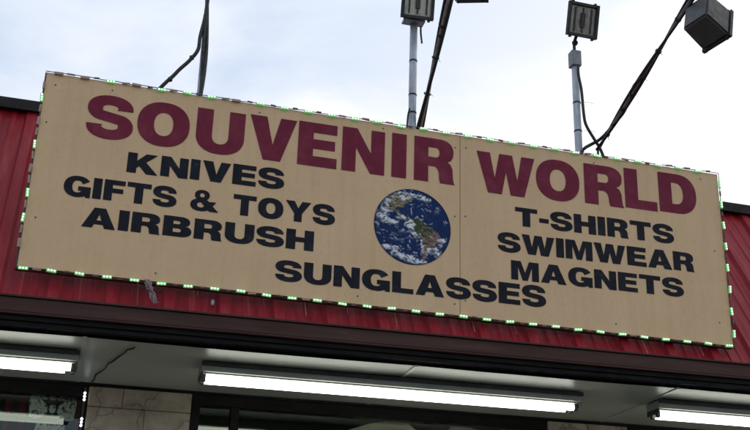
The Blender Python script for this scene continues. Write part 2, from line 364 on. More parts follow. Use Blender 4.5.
# shell: sides, back, roof deck, back of mansard, interior
bm = bmesh.new()
box(bm, X0 - .0, X0 + .2, 7.51, 16, -.2, 5.0); box(bm, X1 - .2, X1, 7.51, 16, -.2, 5.0); box(bm, X0 + .2, X1 - .2, 15.8, 16, -.2, 5.0)
for s in (X0, X1 - .2):                                             # gable ends of the sloping roof
    vs = [bm.verts.new((s + d, y, z)) for d in (.02, .18) for (y, z) in ((YE + .15, ZE - .11), (7.5, ZE - .11), (7.5, ZT - .02), (YT, ZT - .02))]
    for q in ((0, 1, 2, 3), (7, 6, 5, 4), (0, 4, 5, 1), (1, 5, 6, 2), (2, 6, 7, 3), (3, 7, 4, 0)): bm.faces.new([vs[i] for i in q])
obj('wall', bm, m_stucco, bld)
bm = bmesh.new(); box(bm, X0 + .2, X1 - .2, YT + .05, 15.8, 4.55, 4.7); obj('roof_deck', bm, m_roof, bld)
bm = bmesh.new(); box(bm, X0 + .2, X1 - .2, 7.6, 15.8, 3.42, 3.5); box(bm, X0 + .2, X1 - .2, 7.55, 15.8, .0, .06); box(bm, X0 + .2, X1 - .2, 12.0, 12.1, .06, 3.42)
obj('shop_interior', bm, m_int, bld)

# ------------------------------------------------------------------ lettering
def arc(cx, cy, rx, ry, a0, a1, n=14, e=2.25):
    o = []
    for i in range(n + 1):
        a = R_(a0 + (a1 - a0) * i / n); c, s = math.cos(a), math.sin(a)
        o.append((cx + rx * math.copysign(abs(c) ** (2 / e), c), cy + ry * math.copysign(abs(s) ** (2 / e), s)))
    return o
def rect(x0, y0, x1, y1): return [(x0, y0), (x0, y1), (x1, y1), (x1, y0)]
def stroke(path, tv, th):
    """outline of a path; th = thickness where it runs level, tv = where it runs upright"""
    Lp, Rp = [], []
    for i, p in enumerate(path):
        a = path[max(i - 1, 0)]; b = path[min(i + 1, len(path) - 1)]
        dx, dy = b[0] - a[0], b[1] - a[1]; l = math.hypot(dx, dy); dx /= l; dy /= l
        w = math.sqrt((dx * th) ** 2 + (dy * tv) ** 2) / 2
        Lp.append((p[0] - dy * w, p[1] + dx * w)); Rp.append((p[0] + dy * w, p[1] - dx * w))
    return Lp + Rp[::-1]
sp = arc(.475, .700, .315, .20, -4, 236, 26, 2.2) + [(.475, .5)] + arc(.495, .298, .325, .20, 56, -184, 26, 2.2)
G = {
 'S': (.97, [[stroke(sp, .335, .225)]]),
 'O': (1.09, [[arc(.545, .5, .545, .515, 0, 359, 48), arc(.545, .5, .20, .27, 0, 359, 40)]]),
 'U': (1.03, [[[(0, 1)] + [(0, .42)] + arc(.515, .40, .515, .42, 180, 360, 24) + [(1.03, 1), (.69, 1)] + arc(.515, .40, .175, .19, 360, 180, 16) + [(.34, 1)]]]),
 'V': (1.04, [[[(0, 1), (.37, 1), (.525, .36), (.68, 1), (1.04, 1), (.71, 0), (.33, 0)]]]),
 'W': (1.44, [[[(0, 1), (.33, 1), (.44, .38), (.56, 1), (.88, 1), (1.00, .38), (1.11, 1), (1.44, 1), (1.17, 0), (.83, 0), (.72, .56), (.61, 0), (.27, 0)]]]),
 'E': (.88, [[[(0, 0), (0, 1), (.87, 1), (.87, .77), (.34, .77), (.34, .62), (.83, .62), (.83, .40), (.34, .40), (.34, .23), (.88, .23), (.88, 0)]]]),
 'F': (.84, [[[(0, 0), (0, 1), (.84, 1), (.84, .77), (.34, .77), (.34, .60), (.78, .60), (.78, .38), (.34, .38), (.34, 0)]]]),
 'N': (.99, [[[(0, 0), (0, 1), (.34, 1), (.67, .46), (.67, 1), (.99, 1), (.99, 0), (.66, 0), (.32, .56), (.32, 0)]]]),
 'M': (1.2, [[[(0, 0), (0, 1), (.42, 1), (.6, .40), (.78, 1), (1.2, 1), (1.2, 0), (.90, 0), (.90, .70), (.71, 0), (.49, 0), (.30, .70), (.30, 0)]]]),
 'I': (.35, [[rect(0, 0, .345, 1)]]),
 'L': (.83, [[[(0, 0), (0, 1), (.34, 1), (.34, .23), (.83, .23), (.83, 0)]]]),
 'T': (.98, [[[(0, 1), (.98, 1), (.98, .77), (.66, .77), (.66, 0), (.32, 0), (.32, .77), (0, .77)]]]),
 'H': (1.0, [[[(0, 0), (0, 1), (.34, 1), (.34, .63), (.66, .63), (.66, 1), (1, 1), (1, 0), (.66, 0), (.66, .39), (.34, .39), (.34, 0)]]]),
 'A': (1.12, [[[(0, 0), (.37, 1), (.75, 1), (1.12, 0), (.76, 0), (.70, .18), (.41, .18), (.35, 0)], [(.475, .38), (.64, .38), (.558, .68)]]]),
 'K': (1.12, [[[(0, 0), (0, 1), (.34, 1), (.34, .62), (.66, 1), (1.07, 1), (.67, .58), (1.12, 0), (.70, 0), (.44, .36), (.34, .26), (.34, 0)]]]),
 'Y': (1.12, [[[(0, 1), (.39, 1), (.56, .66), (.73, 1), (1.12, 1), (.73, .40), (.73, 0), (.39, 0), (.39, .40)]]]),
 '-': (.42, [[rect(0, .30, .42, .53)]]),
 'D': (.99, [[[(0, 0), (0, 1), (.50, 1)] + arc(.50, .5, .49, .5, 90, -90, 24) + [(.5, 0)], [(.34, .23), (.45, .23)] + arc(.45, .5, .19, .27, -90, 90, 16) + [(.45, .77), (.34, .77)]]]),
 'R': (.98, [[[(0, 0), (0, 1), (.60, 1)] + arc(.60, .72, .35, .28, 90, -42, 16) + [(.80, .50), (.88, .44), (.925, .34), (.935, .16), (.95, .06), (.98, 0), (.63, 0), (.605, .08), (.595, .22), (.565, .31), (.50, .36), (.34, .36), (.34, 0)],
              [(.34, .57), (.52, .57)] + arc(.52, .68, .09, .11, -90, 90, 10) + [(.52, .79), (.34, .79)]]]),
 'B': (.98, [[[(0, 0), (0, 1), (.58, 1)] + arc(.58, .745, .33, .255, 90, -40, 14) + [(.76, .54), (.82, .52)] + arc(.61, .285, .37, .285, 52, -90, 16) + [(.6, 0)],
              [(.34, .62), (.50, .62)] + arc(.50, .70, .08, .08, -90, 90, 8) + [(.5, .78), (.34, .78)], [(.34, .22), (.53, .22)] + arc(.53, .315, .09, .095, -90, 90, 8) + [(.53, .41), (.34, .41)]]]),
 'G': (1.08, [[stroke(arc(.545, .5, .375, .40, 30, 338, 44, 2.2), .335, .225)], [[(.58, .52), (1.08, .52), (1.08, .0), (.90, 0), (.86, .13), (.74, .13), (.74, .31), (.58, .31)]]]),
 '&': (1.2, [[arc(.47, .76, .31, .26, 0, 359, 30), arc(.47, .76, .10, .105, 0, 359, 20)], [arc(.43, .28, .43, .30, 0, 359, 34), arc(.43, .28, .15, .125, 0, 359, 20)],
             [[(.22, .66), (.56, .66), (1.2, 0), (.80, 0)]], [[(.60, .16), (.80, .08), (1.08, .48), (.82, .48)]]]),
}
def glyph_tris(ch):
    """triangulated outline pieces of one letter in letter units"""
    res = []
    for k, piece in enumerate(G[ch][1]):
        cu = bpy.data.curves.new('glyph', 'CURVE'); cu.dimensions = '2D'; cu.fill_mode = 'FRONT'
        for ct in piece:
            s = cu.splines.new('POLY'); s.points.add(len(ct) - 1)
            for i, p in enumerate(ct): s.points[i].co = (p[0], p[1], 0, 1)
            s.use_cyclic_u = True
        o = bpy.data.objects.new('glyph', cu); C.objects.link(o)
        me = bpy.data.meshes.new_from_object(o)
        res.append(([tuple(v.co) for v in me.vertices], [tuple(p.vertices) for p in me.polygons]))
        bpy.data.objects.remove(o); bpy.data.curves.remove(cu); bpy.data.meshes.remove(me)
    return res
GL = {}
YS = 6.276                                  # painted face of the sign
def put(bm, ch, x0, x1, zb, zt):
    if ch not in GL: GL[ch] = glyph_tris(ch)
    w = G[ch][0]
    for k, (vs, fs) in enumerate(GL[ch]):
        nv = [bm.verts.new((x0 + (x1 - x0) * v[0] / w, YS - .0022 - .0004 * k, zb(x0) + (zt(x0) - zb(x0)) * v[1])) for v in vs]
        for f in fs:
            try: bm.faces.new([nv[i] for i in f])
            except ValueError: pass
def word(name, text, xa, xb, za, zb_, ha, hb, m, parent, gap=.085, spans=None, space=.5):
    """za/zb_: baseline height at the left/right end; ha/hb: cap height"""
    f = lambda x: (x - xa) / (xb - xa)
    zb = lambda x: za + (zb_ - za) * f(x); zt = lambda x: zb(x) + ha + (hb - ha) * f(x)
    bm = bmesh.new()
    if spans is None:
        tot = sum(G[c][0] if c != ' ' else space for c in text) + gap * (len(text) - 1)
        k = (xb - xa) / tot; x = xa; spans = []
        for c in text:
            w = (G[c][0] if c != ' ' else space) * k; spans.append((x, x + w)); x += w + gap * k
    for c, (a, b) in zip(text, spans):
        if c != ' ': put(bm, c, a, b, zb, zt)
    me_o = obj(name, bm, m, parent)
    return me_o

SX0, SX1, SZ0, SZ1, SEAM = -.359, 4.133, 3.650, 4.871, 2.250
sign = thing('shop_sign', 'long tan board with maroon SOUVENIR WORLD lettering, earth picture and lights round its edge', 'sign', (1.887, YS, SZ0))
for a, b, lab in ((SX0, SEAM - .0018, 'left tan sign panel'), (SEAM + .0018, SX1, 'right tan sign panel')):
    bm = bmesh.new(); box(bm, a, b, YS, YS + .012, SZ0, SZ1, .001); obj('panel', bm, m_sign, sign)
bm = bmesh.new()
t_ = .010
box(bm, SX0 - t_, SX1 + t_, YS + .014, YS + .054, SZ1 - .03, SZ1 + t_); box(bm, SX0 - t_, SX1 + t_, YS + .014, YS + .054, SZ0 - t_, SZ0 + .03)
box(bm, SX0 - t_, SX0 + .03, YS + .0145, YS + .0535, SZ0 + .031, SZ1 - .031); box(bm, SX1 - .03, SX1 + t_, YS + .0145, YS + .0535, SZ0 + .031, SZ1 - .031)
for xx in (.75, 1.5, SEAM, 3.0, 3.6): box(bm, xx - .02, xx + .02, YS + .015, YS + .053, SZ0 + .031, SZ1 - .031)
obj('back_frame', bm, m_edge, sign)
for xx in (.3, 1.5, 2.6, 3.7):
    for zz, yb in ((4.0, 6.64), (4.6, 7.0)):
        bm = bmesh.new(); box(bm, xx - .015, xx + .015, YS + .054, yb, zz - .015, zz + .015); obj('bracket', bm, m_galv, sign)
big = dict(parent=sign, m=m_maroon)
word('lettering', 'SOUVENIR', -.097, 2.213, 4.499, 4.515, .281, .313, m_maroon, sign,
     spans=[(-.097, .172), (.198, .510), (.550, .846), (.875, 1.170), (1.183, 1.433), (1.465, 1.743), (1.790, 1.889), (1.939, 2.213)])
word('lettering', 'WORLD', 2.364, 3.954, 4.497, 4.546, .285, .291, m_maroon, sign, spans=[(2.364, 2.768), (2.777, 3.086), (3.122, 3.407), (3.417, 3.654), (3.671, 3.954)])
word('lettering', 'KNIVES', .168, 1.109, 4.303, 4.325, .129, .136, m_navy, sign)
word('lettering', 'GIFTS & TOYS', -.172, 1.437, 4.106, 4.132, .129, .133, m_navy, sign, space=.42)
word('lettering', 'AIRBRUSH', -.046, 1.314, 3.930, 3.951, .124, .128, m_navy, sign)
word('lettering', 'SUNGLASSES', 1.092, 2.820, 3.741, 3.765, .130, .140, m_navy, sign)
word('lettering', 'T-SHIRTS', 2.625, 3.758, 4.294, 4.313, .128, .134, m_navy, sign)
word('lettering', 'SWIMWEAR', 2.503, 3.896, 4.104, 4.132, .132, .131, m_navy, sign, gap=.07)
word('lettering', 'MAGNETS', 2.590, 3.801, 3.926, 3.946, .127, .127, m_navy, sign)

# printed earth disc
def fb(x, y, s, o=5, z=0):
    v = 0; a = .5
    for i in range(o): v += a * noise.noise(Vector((x * s, y * s, z + i * 7.3))); s *= 2.1; a *= .55
    return v
def inside(p, poly):
    c = False; j = len(poly) - 1
    for i in range(len(poly)):
        if (poly[i][1] > p[1]) != (poly[j][1] > p[1]) and p[0] < (poly[j][0] - poly[i][0]) * (p[1] - poly[i][1]) / (poly[j][1] - poly[i][1]) + poly[i][0]: c = not c
        j = i
    return c
def Q(*a): return [((x - 225) / 182, (217 - y) / 182) for x, y in a]
SA = Q((205, 190), (235, 172), (275, 182), (300, 205), (345, 232), (366, 268), (335, 290), (325, 315), (302, 325), (295, 352), (280, 375), (268, 350), (275, 300), (255, 265), (225, 235))
NA = Q((95, 110), (120, 75), (165, 60), (215, 62), (225, 85), (195, 110), (180, 125), (150, 128), (140, 150), (110, 150), (92, 135))
CA = Q((140, 150), (160, 175), (195, 195), (215, 205), (205, 185), (170, 160), (155, 140))
WH = [(100, 145, 26, 20, 1), (85, 190, 22, 22, .8), (130, 205, 26, 12, .9), (170, 180, 30, 9, .7), (60, 175, 12, 20, .6), (180, 85, 20, 14, 1), (235, 68, 34, 9, .9), (275, 78, 30, 9, 1), (110, 95, 24, 18, .7),
      (215, 215, 22, 26, .9), (240, 260, 20, 12, .8), (225, 235, 14, 20, .7), (185, 245, 26, 6, .4), (120, 330, 46, 9, 1), (160, 355, 40, 9, 1), (210, 372, 46, 16, 1), (265, 388, 50, 12, 1), (320, 322, 26, 15, .9), (350, 350, 20, 22, .8), (365, 268, 24, 11, 1), (270, 310, 7, 36, .8), (345, 125, 12, 14, .5),
      (378, 180, 7, 8, .7), (355, 295, 14, 9, .6), (203, 312, 6, 6, .8), (300, 130, 12, 5, .3), (60, 230, 10, 14, .5), (150, 285, 30, 8, .3), (170, 62, 60, 9, .8), (90, 120, 14, 20, .6)]
def earth(u, v):
    px, py = 225 + u * 182, 217 - v * 182
    r = math.hypot(u, v)
    du, dv = .05 * fb(u, v, 5, 3, 3), .05 * fb(u, v, 5, 3, 9)
    wu, wv = .22 * fb(u, v, 2.6, 4, 31), .22 * fb(u, v, 2.6, 4, 47)
    n = fb(u + wu, v + wv, 6); n2 = fb((u + wu) * .8 + .35 * (v + wv), (v + wv) * 1.5, 12, 6, 20)
    col = Vector((.008, .024, .095)) * (1 + .5 * n) + Vector((.0, .006, .015)) * (1 - r)
    p = (u + du, v + dv)
    if inside(p, SA):
        g = Vector((.045, .07, .035)); br = Vector((.19, .13, .10)); f = min(1, max(0, (px - 255) / 90 + n2 * 2.2 + (py - 230) / 120)); col = g.lerp(br, f) * (1 + n2)
    elif inside(p, NA) or inside(p, CA):
        g = Vector((.07, .095, .045)); br = Vector((.25, .20, .14)); col = g.lerp(br, min(1, max(0, .5 + n2 * 3))) * (1 + n2)
    c = 0
    for (x, y, a, b, s) in WH:
        d = ((px - x + n * 40) / a) ** 2 + ((py - y + n2 * 30) / b) ** 2
        c = max(c, s * max(0, min(1, (1.45 - d) / .9)) * (.15 + 1.1 * max(0, min(1, .45 + 4.2 * n2))))
    c = max(c, max(0, min(.75, (n2 - .22) * 4)) if px < 330 else 0)
    if r > .955: c *= .5
    col = col.lerp(Vector((.74, .76, .78)), min(1, c))
    if r > .975: col *= .5
    return col
GCX, GCZ, GRX, GRZ = 1.9365, 4.192, .250, .252
bm = bmesh.new(); cl_ = bm.verts.layers.float_color.new('print')
nr_, na_ = 80, 240
cen = bm.verts.new((GCX, YS - .0024, GCZ)); cen[cl_] = (*earth(0, 0), 1); prev = None
for i in range(1, nr_ + 1):
    row = []
    for k in range(na_):
        a = 2 * math.pi * k / na_; u, v = math.cos(a) * i / nr_, math.sin(a) * i / nr_
        vt = bm.verts.new((GCX + u * GRX, YS - .0024, GCZ + v * GRZ)); vt[cl_] = (*earth(u, v), 1); row.append(vt)
    for k in range(na_):
        if prev: bm.faces.new((prev[k], row[k], row[(k + 1) % na_], prev[(k + 1) % na_]))
        else: bm.faces.new((cen, row[k], row[(k + 1) % na_]))
    prev = row
obj('earth_picture', bm, m_globe, sign)
# screws on the board face
bm = bmesh.new()
for (x, z) in ((SEAM - .032, 4.78), (SEAM + .04, 4.79), (SEAM - .035, 4.30), (SEAM + .035, 4.31), (SEAM + .035, 3.75), (SEAM - .035, 3.72), (.03, 4.82), (-.30, 3.95), (.93, 4.82), (1.73, 4.84), (3.2, 4.82), (-.32, 4.55), (.4, 3.70), (1.6, 3.70), (3.3, 3.71), (4.06, 4.3), (4.05, 3.8), (4.0, 4.82), (-.3, 4.80)):
    bm = bmesh.new(); bmesh.ops.create_icosphere(bm, subdivisions=1, radius=.0055, matrix=Matrix.Translation((x, YS - .001, z)) @ Matrix.Diagonal((1, .4, 1, 1))); obj('screw', bm, m_screw, sign)
# LED string round the edge
peri = []
bm = bmesh.new()
def wob(n): return random.uniform(-n, n)
o_ = .008
w1 = [(SX0 - o_ + (SX1 - SX0 + 2 * o_) * i / 54, YS - .006 - .003 * (i % 2), SZ1 + o_ + wob(.004)) for i in range(55)]
w2 = [(SX1 + o_ + wob(.003), YS - .006, SZ1 + o_ - (SZ1 - SZ0 + 2 * o_) * i / 15) for i in range(16)]
w3 = [(SX1 + o_ - (SX1 - SX0 + 2 * o_) * i / 54, YS - .006 - .003 * (i % 2), SZ0 - o_ + wob(.004)) for i in range(55)]
w4 = [(SX0 - o_ + wob(.003), YS - .006, SZ0 - o_ + (SZ1 - SZ0 + 2 * o_) * i / 15) for i in range(16)]
tube(bm, w1 + w2[1:] + w3[1:] + w4[1:-1], .0028, 5)
ledstr = obj('led_string', bm, m_wire, sign)
def module(on):
    bm = bmesh.new(); box(bm, -.027, .027, -.012, 0, -.0085, .0085, .002, 0)
    if on:
        for k in (-.017, 0, .017): box(bm, k - .0055, k + .0055, -.016, -.0121, -.005, .005, .001, 1)
    me = bpy.data.meshes.new('led_module'); bm.to_mesh(me); bm.free()
    if on: me.materials.append(m_ledboard); me.materials.append(m_ledw)
    else: me.materials.append(m_ledoff)
    return me
me_on, me_off = module(True), module(False)
bm = bmesh.new(); box(bm, -.016, .016, -.009, 0, -.005, .005, .0015); me_con = bpy.data.meshes.new('connector'); bm.to_mesh(me_con); bm.free(); me_con.materials.append(m_ledoff2)
bm = bmesh.new(); box(bm, -.024, .024, -.009, 0, -.0055, .0055, .0015); me_con2 = bpy.data.meshes.new('connector'); bm.to_mesh(me_con2); bm.free(); me_con2.materials.append(m_ledoff)
base_inv = Matrix.Translation(-Vector((1.887, YS, SZ0)))
def place(me, name, x, z, vert):
    o = bpy.data.objects.new(name, me); C.objects.link(o); o.location = (x, YS - .004, z)
    o.rotation_euler = (wob(.25), (math.pi / 2 if vert else 0) + wob(.09), wob(.04)); attach(o, ledstr)
sp_ = .1525; nmod = 0
i = 0; x = -.325
while x < SX1 - .02:
    place(me_on, 'led_module', x, SZ0 - o_ + wob(.003), False)
    if x + sp_ / 2 < SX1: place(me_con if random.random() < .8 else me_con2, 'connector', x + sp_ / 2 + wob(.012), SZ0 - o_ + wob(.004), False)
    x += sp_
x = -.29; offs = {0, 2}
i = 0
while x < SX1 - .02:
    on = i not in (0, 1, 3, 7)
    place(me_on if on else me_off, 'led_module', x, SZ1 + .001 + wob(.003), False)
    if x + sp_ / 2 < SX1: place(me_con2 if random.random() < .45 else me_con, 'connector', x + sp_ / 2 + wob(.015), SZ1 + o_ + wob(.004), False)
    x += sp_; i += 1
for X, offset, offset_on in ((SX0 - o_, .135, (1, 2, 4, 6)), (SX1 + o_, .08, (0, 1, 2, 3, 4, 5, 6, 7))):
    z = SZ0 + offset; i = 0
    while z < SZ1 - .02:
        place(me_on if i in offset_on else me_off, 'led_module', X + wob(.002), z, True)
        if z + .08 < SZ1: place(me_con2 if X < 0 else me_con, 'connector', X + wob(.003), z + .083, True)
        z += sp_; i += 1

# ------------------------------------------------------------------ frayed wire bundle hanging from the sign
tg = thing('frayed_wire_bundle', 'small frayed bundle of loose wires dangling below the lower left of the sign', 'wire', (.37, 6.2, 3.64))
bm = bmesh.new()
for k in range(9):
    p = [(.352 + wob(.012), 6.262, 3.652)]
    for j in range(1, 6): p.append((.352 + .012 * j + wob(.018), 6.25 - .008 * j + wob(.012), 3.652 - .030 * j + wob(.008)))
    tube(bm, smoothpath(p, 3), .0032, 5)
obj('loose_wire', bm, m_tape, tg)
bm = bmesh.new(); tube(bm, smoothpath([(.34, 6.262, 3.63), (.37, 6.25, 3.615), (.42, 6.245, 3.585), (.445, 6.24, 3.60)], 4), .004, 5); tube(bm, smoothpath([(.30, 6.262, 3.63), (.32, 6.25, 3.60), (.37, 6.245, 3.60)], 4), .003, 5)
obj('wire', bm, m_wire, tg)

# ------------------------------------------------------------------ fluorescent fixtures (8 ft, two tubes)
def fixture(x0, label, yc=6.60, L_=2.44):
    x1 = x0 + L_; t = thing('fluorescent_light', label, 'light', ((x0 + x1) / 2, yc, ZS - .01 + S((x0 + x1) / 2)), 'fluorescent strip lights under the eave')
    z = ZS - .012
    bm = bmesh.new(); box(bm, x0, x1, yc - .085, yc + .085, z - .052, z, .004); obj('housing', shear(bm), m_house, t)
    bm = bmesh.new(); box(bm, x0 - .004, x1 + .004, yc - .105, yc - .087, z - .020, z + .002); obj('trim', shear(bm), m_hdark, t)
    bm = bmesh.new(); box(bm, x0 + .01, x1 - .01, yc - .055, yc + .075, z - .060, z - .054, .002); obj('reflector', shear(bm), m_white, t)
    for s, dx in ((-.028, .0), (.038, -.03)):
        bm = bmesh.new()
        tube(bm, [(x0 + .035, yc + s, z - .083), (x1 - .035 + dx, yc + s, z - .083)], .020, 14); obj('tube', shear(bm), m_tube, t, True)
    for xx, sgn in ((x0, 1), (x1, -1)):
        bm = bmesh.new(); box(bm, min(xx, xx + sgn * .006), max(xx, xx + sgn * .006), yc - .075, yc + .08, z - .085, z - .0525, .002)
        for s in (-.028, .038): box(bm, min(xx + sgn * .007, xx + sgn * .033), max(xx + sgn * .007, xx + sgn * .033), yc + s - .013, yc + s + .013, z - .104, z - .061, .003)
        obj('socket', shear(bm), m_hdark, t)
    return t
FY = 6.66
fixture(.745, 'lit fluorescent strip light in the middle of the eave, seen whole from end to end', FY)
fixture(.035 - 2.44, 'lit fluorescent strip light under the left end of the eave, cut by the photo edge', FY)
fixture(3.735, 'lit fluorescent strip light under the right end of the eave, cut by the photo edge', FY)

# ------------------------------------------------------------------ floodlights and masts
def flood(parent, mtx, w=.22, h=.24, d=.15, grey=False, lens=None):
    """local axes: lens looks along +Y, X = width, Z = height"""
    bm = bmesh.new(); k = .62
    f = [Vector((sx * w / 2, d / 2, sz * h / 2)) for sx, sz in ((-1, -1), (1, -1), (1, 1), (-1, 1))]
    bk = [Vector((sx * w / 2 * k, -d / 2, sz * h / 2 * k)) for sx, sz in ((-1, -1), (1, -1), (1, 1), (-1, 1))]
    if grey: bk = [Vector((sx * w / 2 * .92, -d / 2, sz * h / 2 * .92)) for sx, sz in ((-1, -1), (1, -1), (1, 1), (-1, 1))]
    V = [bm.verts.new(mtx @ p) for p in f + bk]
    for q in ((0, 1, 2, 3), (7, 6, 5, 4), (0, 4, 5, 1), (1, 5, 6, 2), (2, 6, 7, 3), (3, 7, 4, 0)): bm.faces.new([V[i] for i in q])
    bmesh.ops.bevel(bm, geom=bm.edges[:], offset=.012, segments=2, affect='EDGES')
    body = obj('floodlight', bm, m_floodg if grey else m_flood, parent)
    bm = bmesh.new(); T = lambda x, y, z: mtx @ Matrix.Translation((x, y, z)); fw = .016; yy = d / 2 + .010
    obox(bm, T(-w / 2, yy, 0), fw, .024, h + fw, .003); obox(bm, T(w / 2, yy, 0), fw, .024, h + fw, .003)
    obox(bm, T(0, yy, h / 2), w - fw - .001, .022, fw, .002); obox(bm, T(0, yy, -h / 2), w - fw - .001, .022, fw, .002)
    for sx in (-.8, .8):
        for sz in (-1, 1): obox(bm, T(sx * w / 2, yy - .004, sz * (h / 2 + .014)), .014, .020, .014, .002)
    obj('lens_frame', bm, m_flood, body)
    bm = bmesh.new(); obox(bm, T(0, d / 2 + .004, 0), w - fw * 1.1, .004, h - fw * 1.1); obj('lens', bm, lens or m_reflect, body)
    bm = bmesh.new()
    for sx in (-.3, .0, .28): obox(bm, T(sx * w, d / 2 + .0085, 0), .010, .004, h * .78, .001)
    obox(bm, T(0, d / 2 + .012, 0), .028, .006, h * .45, .002)
    obj('lamp_bulb', bm, m_hdark, body)
    return body
def rot(ax, up):
    """matrix whose +Y is ax and whose Z is near up"""
    y = Vector(ax).normalized(); z = (Vector(up) - y * Vector(up).dot(y)).normalized(); x = y.cross(z)
    return Matrix(((x.x, y.x, z.x, 0), (x.y, y.y, z.y, 0), (x.z, y.z, z.z, 0), (0, 0, 0, 1)))
def band(parent, x, y, z, r, name='strap'):
    bm = bmesh.new(); tube(bm, [(x, y, z - .006), (x, y, z + .006)], r, 12); obj(name, bm, m_cable, parent)
def wobcable(p0, p1, n, amp, rad, phase=0, freq=3.0):
    p0, p1 = Vector(p0), Vector(p1); d = (p1 - p0).normalized(); a = d.cross(Vector((.2, .5, .84))).normalized(); b = d.cross(a); pts = []
    for i in range(n + 1):
        f = i / n; an = phase + f * freq * 2 * math.pi
        pts.append(p0.lerp(p1, f) + a * math.cos(an) * amp + b * math.sin(an) * amp)
    bm = bmesh.new(); tube(bm, smoothpath(pts, 4), rad, 7); return bm
def ties(parent, p0, p1, fr, r=.03):
    p0, p1 = Vector(p0), Vector(p1); d = (p1 - p0).normalized()
    for f in fr:
        c = p0.lerp(p1, f); bm = bmesh.new(); tube(bm, [c - d * .006, c + d * .006], r, 10)
        v = Vector((random.uniform(-1, 1), random.uniform(-.4, .4), random.uniform(-.6, .6))).normalized()
        tube(bm, [c, c + v * (r + .008), c + v * (r + .016) + Vector((0, 0, -.005))], .002, 4)
        obj('cable_tie', bm, m_cable, parent)

# mast with floodlight left of centre (vertical galvanised pole)
def mast(x, y, ztop, label, pr=.027):
    t = thing('floodlight_mast', label, 'floodlight', (x, y, 4.35), 'floodlight masts behind the sign')
    bm = bmesh.new(); tube(bm, [(x, y, 4.30), (x + .002, y, 4.9), (x - .001, y, 5.4), (x, y, ztop)], pr, 16); obj('pole', bm, m_galv, t, True)
    bm = bmesh.new(); box(bm, x - .06, x + .06, y, y + .22, 4.30, 4.33, .003); obj('mount_plate', bm, m_galv, t)
    return t
m1 = mast(2.052, 6.7, 5.93, 'galvanised floodlight mast behind the sign, just left of the joint between its two panels')
flood(m1, Matrix.Translation((2.047, 6.64, 6.058)) @ rot((-.08, -1, -.25), (0, 0, 1)), .215, .25, .13, lens=m_reflect_pale)
bm = bmesh.new(); box(bm, 1.965, 2.12, 6.64, 6.72, 5.918, 5.935, .003); obj('yoke', bm, m_galv, m1)
for z in (5.62, 5.35, 5.21): band(m1, 2.052, 6.7, z, .0295)
bm = bmesh.new(); tube(bm, smoothpath([(2.098, 6.68, 5.90), (2.096, 6.67, 5.84), (2.105, 6.67, 5.76)], 5), .007, 6); obj('wire_tail', bm, m_cable, m1)
bm = bmesh.new(); tube(bm, smoothpath([(2.02, 6.66, 5.22), (2.008, 6.66, 5.15), (2.003, 6.66, 5.0), (2.0, 6.66, 4.6)], 5), .007, 6); obj('wire_tail', bm, m_cable, m1)
# mast with junction box and floodlight right of the joint
m2 = mast(3.303, 6.7, 5.80, 'galvanised floodlight mast over WORLD with grey junction box under its square lamp')
bm = bmesh.new(); box(bm, 3.266, 3.340, 6.662, 6.738, 5.80, 5.925, .005); obj('junction_box', bm, m_box, m2)
bm = bmesh.new(); tube(bm, smoothpath([(3.303, 6.7, 5.94), (3.300, 6.69, 6.0), (3.31, 6.66, 6.06)], 4), .012, 8)
bmesh.ops.create_icosphere(bm, subdivisions=2, radius=.023, matrix=Matrix.Translation((3.305, 6.69, 6.0))); obj('knuckle', bm, m_flood, m2)
flood(m2, Matrix.Translation((3.318, 6.64, 6.150)) @ rot((.02, -1, -.30), (.0, 0, 1)), .225, .235, .12)
for z in (5.50, 5.27): band(m2, 3.303, 6.7, z, .0295)
for z in (5.50, 5.27):
    bm = bmesh.new(); tube(bm, [(3.33, 6.67, z), (3.38, 6.67, z + .006), (3.425, 6.67, z + .002)], .0014, 4); obj('tie_tail', bm, m_ledoff, m2)
bm = bmesh.new(); tube(bm, smoothpath([(3.300, 6.645, 5.79), (3.300, 6.645, 5.70), (3.318, 6.645, 5.58), (3.330, 6.65, 5.40), (3.350, 6.66, 5.31), (3.41, 6.66, 5.205), (3.455, 6.66, 5.13), (3.50, 6.66, 5.0)], 5), .011, 7)
obj('cable', bm, m_cable, m2)

# far-left mast, black cables wound round it
m3 = mast(.580, 6.7, 6.5, 'thin floodlight mast over the letter U of SOUVENIR, wound with black cables', .012)
flood(m3, Matrix.Translation((.60, 6.6, 6.62)) @ rot((.05, -1, -.35), (0, 0, 1)), .22, .24, .13)
bm = wobcable((.574, 6.675, 4.6), (.59, 6.67, 6.5), 24, .022, .014, .6, 1.2); obj('cable', bm, m_cable, m3)
bm = wobcable((.586, 6.66, 4.6), (.60, 6.65, 6.5), 24, .018, .011, 3.4, .9); obj('cable', bm, m_cable, m3)
bm = bmesh.new(); tube(bm, smoothpath([(.27, 6.66, 5.0), (.355, 6.66, 5.125), (.40, 6.66, 5.185), (.44, 6.66, 5.245), (.50, 6.66, 5.325), (.545, 6.66, 5.41), (.552, 6.662, 5.52), (.570, 6.67, 5.66), (.580, 6.67, 5.84), (.588, 6.67, 6.1)], 5), .013, 7)
for p in ((.385, 6.66, 5.16), (.51, 6.66, 5.345)): bmesh.ops.create_icosphere(bm, subdivisions=1, radius=.020, matrix=Matrix.Translation(p))
obj('cable', bm, m_cable, m3)

